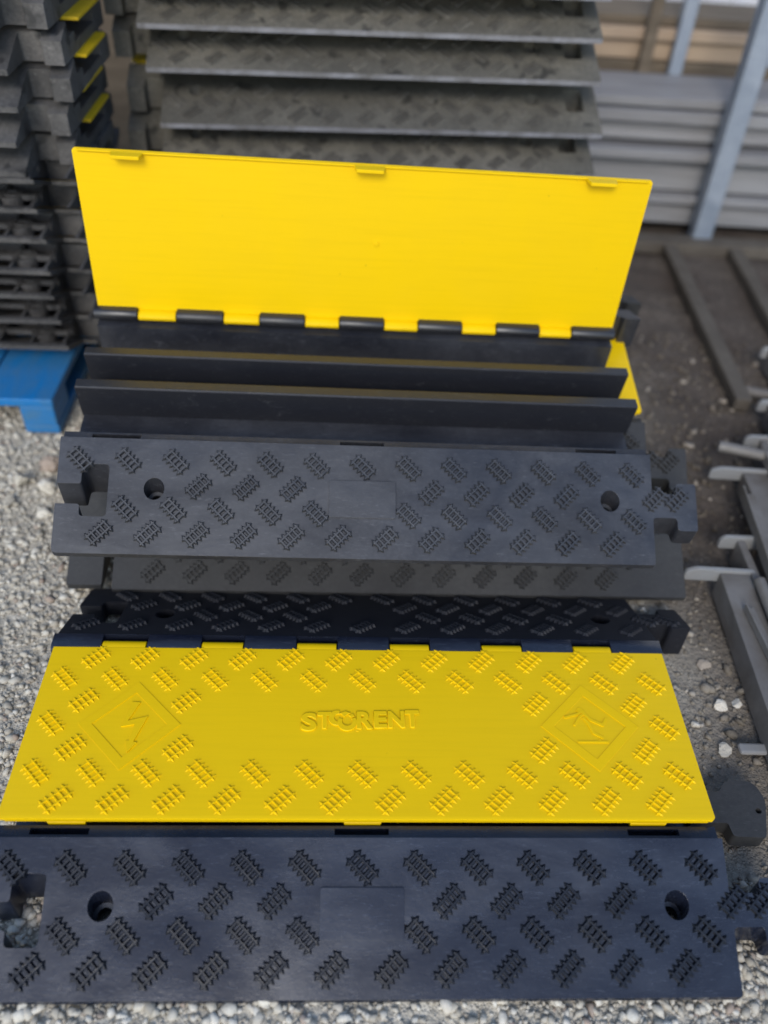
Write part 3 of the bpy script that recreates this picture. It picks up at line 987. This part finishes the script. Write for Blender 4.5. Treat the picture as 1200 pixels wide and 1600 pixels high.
# ------------------------------------------------------------------ galvanised posts lying on the right
G_GALV = 'galvanised steel posts lying in a heap on the right'
gal = [(.584, .560, 1.012, .052, .0, 'galvanised post nearest the ramps, its end plate beside the middle stack'), (.634, .56, 1.092, .050, .004, 'galvanised post second from the ramps with a short end plate'),
       (.700, .62, 1.292, .052, .0, 'galvanised post third from the ramps with a wide pale end plate'), (.762, .8, 1.395, .050, .006, 'galvanised post fourth from the ramps, its pale plate at the right edge'),
       (.822, 1.0, 1.535, .050, .0, 'galvanised post fifth from the ramps with a bright end plate'), (.886, 1.1, 1.752, .050, .004, 'galvanised post farthest from the ramps, a white glint at the right edge')]
for k, (x, y0, y1, wd, dz, lb) in enumerate(gal):
    root = empty('galvanised_post', pose(x, y1, dz, 0, 0, [.0, .03, -.01, .02, .0, .02][k]), lb, 'steel post', G_GALV)
    L = y1 - y0 + (.0 if k == 0 else .35)
    if k == 0: L = .50
    t = .004
    pr = [(0, 0), (wd, 0), (wd, .05), (wd - .014, .05), (wd - .014, .05 - t), (wd - t, .05 - t), (wd - t, t), (t, t), (t, .05 - t), (.014, .05 - t), (.014, .05), (0, .05)]
    bm = bmesh.new()
    if k % 2 == 0:
        box(bm, 0, wd, -L, 0, 0, .05)
    else:
        a = [bm.verts.new((x_, 0, z_)) for x_, z_ in pr]; b = [bm.verts.new((x_, -L, z_)) for x_, z_ in pr]
        for tt in tessellate_polygon([[Vector((x_, z_, 0)) for x_, z_ in pr]]):
            bm.faces.new([a[i] for i in tt]); bm.faces.new([b[i] for i in reversed(tt)])
        for i in range(len(pr)):
            j = (i + 1) % len(pr); bm.faces.new((a[i], b[i], b[j], a[j]))
    link('profile', bm_mesh(bm, 'profile', bevel=.0015, seg=2, ang=50), M_GALV, root)
    bm = bmesh.new()
    off = [.058, .030, .062, .030, .020, .015][k]
    outline = round_poly([(-off, .028), (wd + .010, .028), (wd + .010, .056), (-off * .7, .056), (-off, .048)], .006)
    a = [bm.verts.new((x_, .0005, z_)) for x_, z_ in outline]; b = [bm.verts.new((x_, .0085, z_)) for x_, z_ in outline]
    bm.faces.new(a); bm.faces.new(b[::-1])
    for i in range(len(a)): bm.faces.new((a[i], a[(i + 1) % len(a)], b[(i + 1) % len(a)], b[i]))
    link('end_plate', bm_mesh(bm, 'end_plate', bevel=.0012, seg=2, ang=50), M_GALV_W, root)
def tube(label, x0, y0, x1, y1, z, r):
    bm = bmesh.new(); L = math.hypot(x1 - x0, y1 - y0)
    n = 14
    for ro, flip in ((r, 0), (r * .82, 1)):
        a = [bm.verts.new((0, ro * math.cos(6.2832 * i / n), ro * math.sin(6.2832 * i / n))) for i in range(n)]
        b = [bm.verts.new((L, v.co.y, v.co.z)) for v in a]
        for i in range(n): bm.faces.new((a[i], a[(i + 1) % n], b[(i + 1) % n], b[i]))
        if flip == 0: keep = (a, b)
        else:
            for q, w_ in zip(keep, (a, b)):
                for i in range(n): bm.faces.new((q[i], q[(i + 1) % n], w_[(i + 1) % n], w_[i]))
    me = bm_mesh(bm, 'steel_tube', smooth=True)
    o = link('steel_tube', me, M_GALV, None, pose(x0, y0, z, 0, 0, math.atan2(y1 - y0, x1 - x0)))
    return tag(o, label, 'tube', 'thin steel tubes among the galvanised posts')
tube('thin steel tube lying across the ends of the third and fourth galvanised posts', .662, 1.352, .86, 1.300, .066, .011)
tube('thin steel tube on the soil between the first two galvanised posts', .642, .62, .640, .985, .064, .010)
tube('thin steel tube on the soil just beyond the fifth galvanised post', .80, 1.640, 1.02, 1.590, .013, .012)
for k, (x, y0, y1, wd, z, an, lb) in enumerate([
        (.668, .70, 1.215, .030, .058, -.05, 'slim steel rail lying on top of the second and third galvanised posts'),
        (.742, .80, 1.350, .026, .056, .06, 'slim steel rail resting on the fourth galvanised post'),
        (.800, .90, 1.470, .030, .058, -.03, 'slim steel rail resting between the fourth and fifth galvanised posts'),
        (.60, .66, .93, .018, .052, .10, 'short slim steel rail lying on the galvanised post nearest the ramps')]):
    bm = bmesh.new()
    L = y1 - y0
    box(bm, 0, wd, -L, 0, 0, .004)
    box(bm, 0, .004, -L, 0, .0041, wd * .8)
    o = link('steel_rail', bm_mesh(bm, 'steel_rail', bevel=.0008, seg=1), M_GALV, None, pose(x, y1, z, 0, 0, an))
    tag(o, lb, 'rail', 'slim steel rails on the galvanised posts')
# small galvanised strip half buried by the front ramp
bar('steel_strip', 'small bluish steel strip on the soil right of the front yellow lid', 'strip', M_GALV_W, .545, .68, .688, .706, .002, .010, None, .04)

# ------------------------------------------------------------------ larger stones
def rock(label, x, y, rad, seed, flat=.7, group=None, mat=M_STONE, tone=.75, soil=0., hue=.3, dz=0):
    T, F = stone_templates(3, 1, seed)
    V = T[0] * np.array([1, .8, flat]) * rad
    me = bpy.data.meshes.new('stone')
    me.from_pydata(V.tolist(), [], F.tolist())
    for nm, v in (('tone', tone), ('hue', hue), ('soil', soil)):
        a = me.attributes.new(nm, 'FLOAT', 'POINT'); a.data.foreach_set('value', np.full(len(V), v, np.float32))
    z = float(ground_z(np.array([x]), np.array([y]))[0])
    o = link('stone', me, mat, None, pose(x, y, z + rad * flat * .55 + dz, 0, 0, seed * 1.3))
    return tag(o, label, 'stone', group)
G_ROCK = 'rubble stones in the heap left of the open ramp'
for i, (x, y, r_, t, hu, lb) in enumerate([
        (-.690, 1.190, .026, .45, .2, 'grey tan stone nearest the blue pallet leg in the rubble heap'),
        (-.640, 1.170, .022, .95, .2, 'pale stone in the middle of the rubble heap left of the open ramp'),
        (-.612, 1.205, .028, .05, .2, 'dark grey stone beside the open ramp, deepest in the rubble heap'),
        (-.655, 1.238, .030, .40, .99, 'reddish tan stone at the back of the rubble heap'),
        (-.700, 1.130, .018, .30, .2, 'small grey stone at the front left of the rubble heap'),
        (-.595, 1.150, .020, .60, .99, 'small reddish stone of the rubble heap beside the ramp notch'),
        (-.625, 1.110, .015, .80, .2, 'small light stone at the front of the rubble heap')]):
    rock(lb, x, y, r_, 40 + i, .8, G_ROCK, tone=t, hue=hu)
rock('pale stone on the brown soil right of the front yellow lid', .542, .778, .017, 60, .6, tone=1., soil=0)
rock('small pale stone beside the pale stone on the soil', .572, .785, .010, 61, .6, tone=1., soil=0)
rock('flat grey stone on the soil close to the yellow lid edge', .527, .70, .016, 62, .5, tone=.7, soil=0)
rock('small pale stone on the soil between yellow lid and steel post', .498, .742, .009, 63, .6, tone=.9, soil=0)
rock('dark reddish stone on the soil beside the rear connector', .535, .855, .016, 64, .4, tone=.2, soil=0, hue=.95)
rock('white stone chip caught in the rear connector notch of the front ramp', .452, .955, .008, 65, .8, tone=1., soil=0, dz=.012)

# sky and sun are the world above; nothing else lights the scene
bpy.context.view_layer.update()
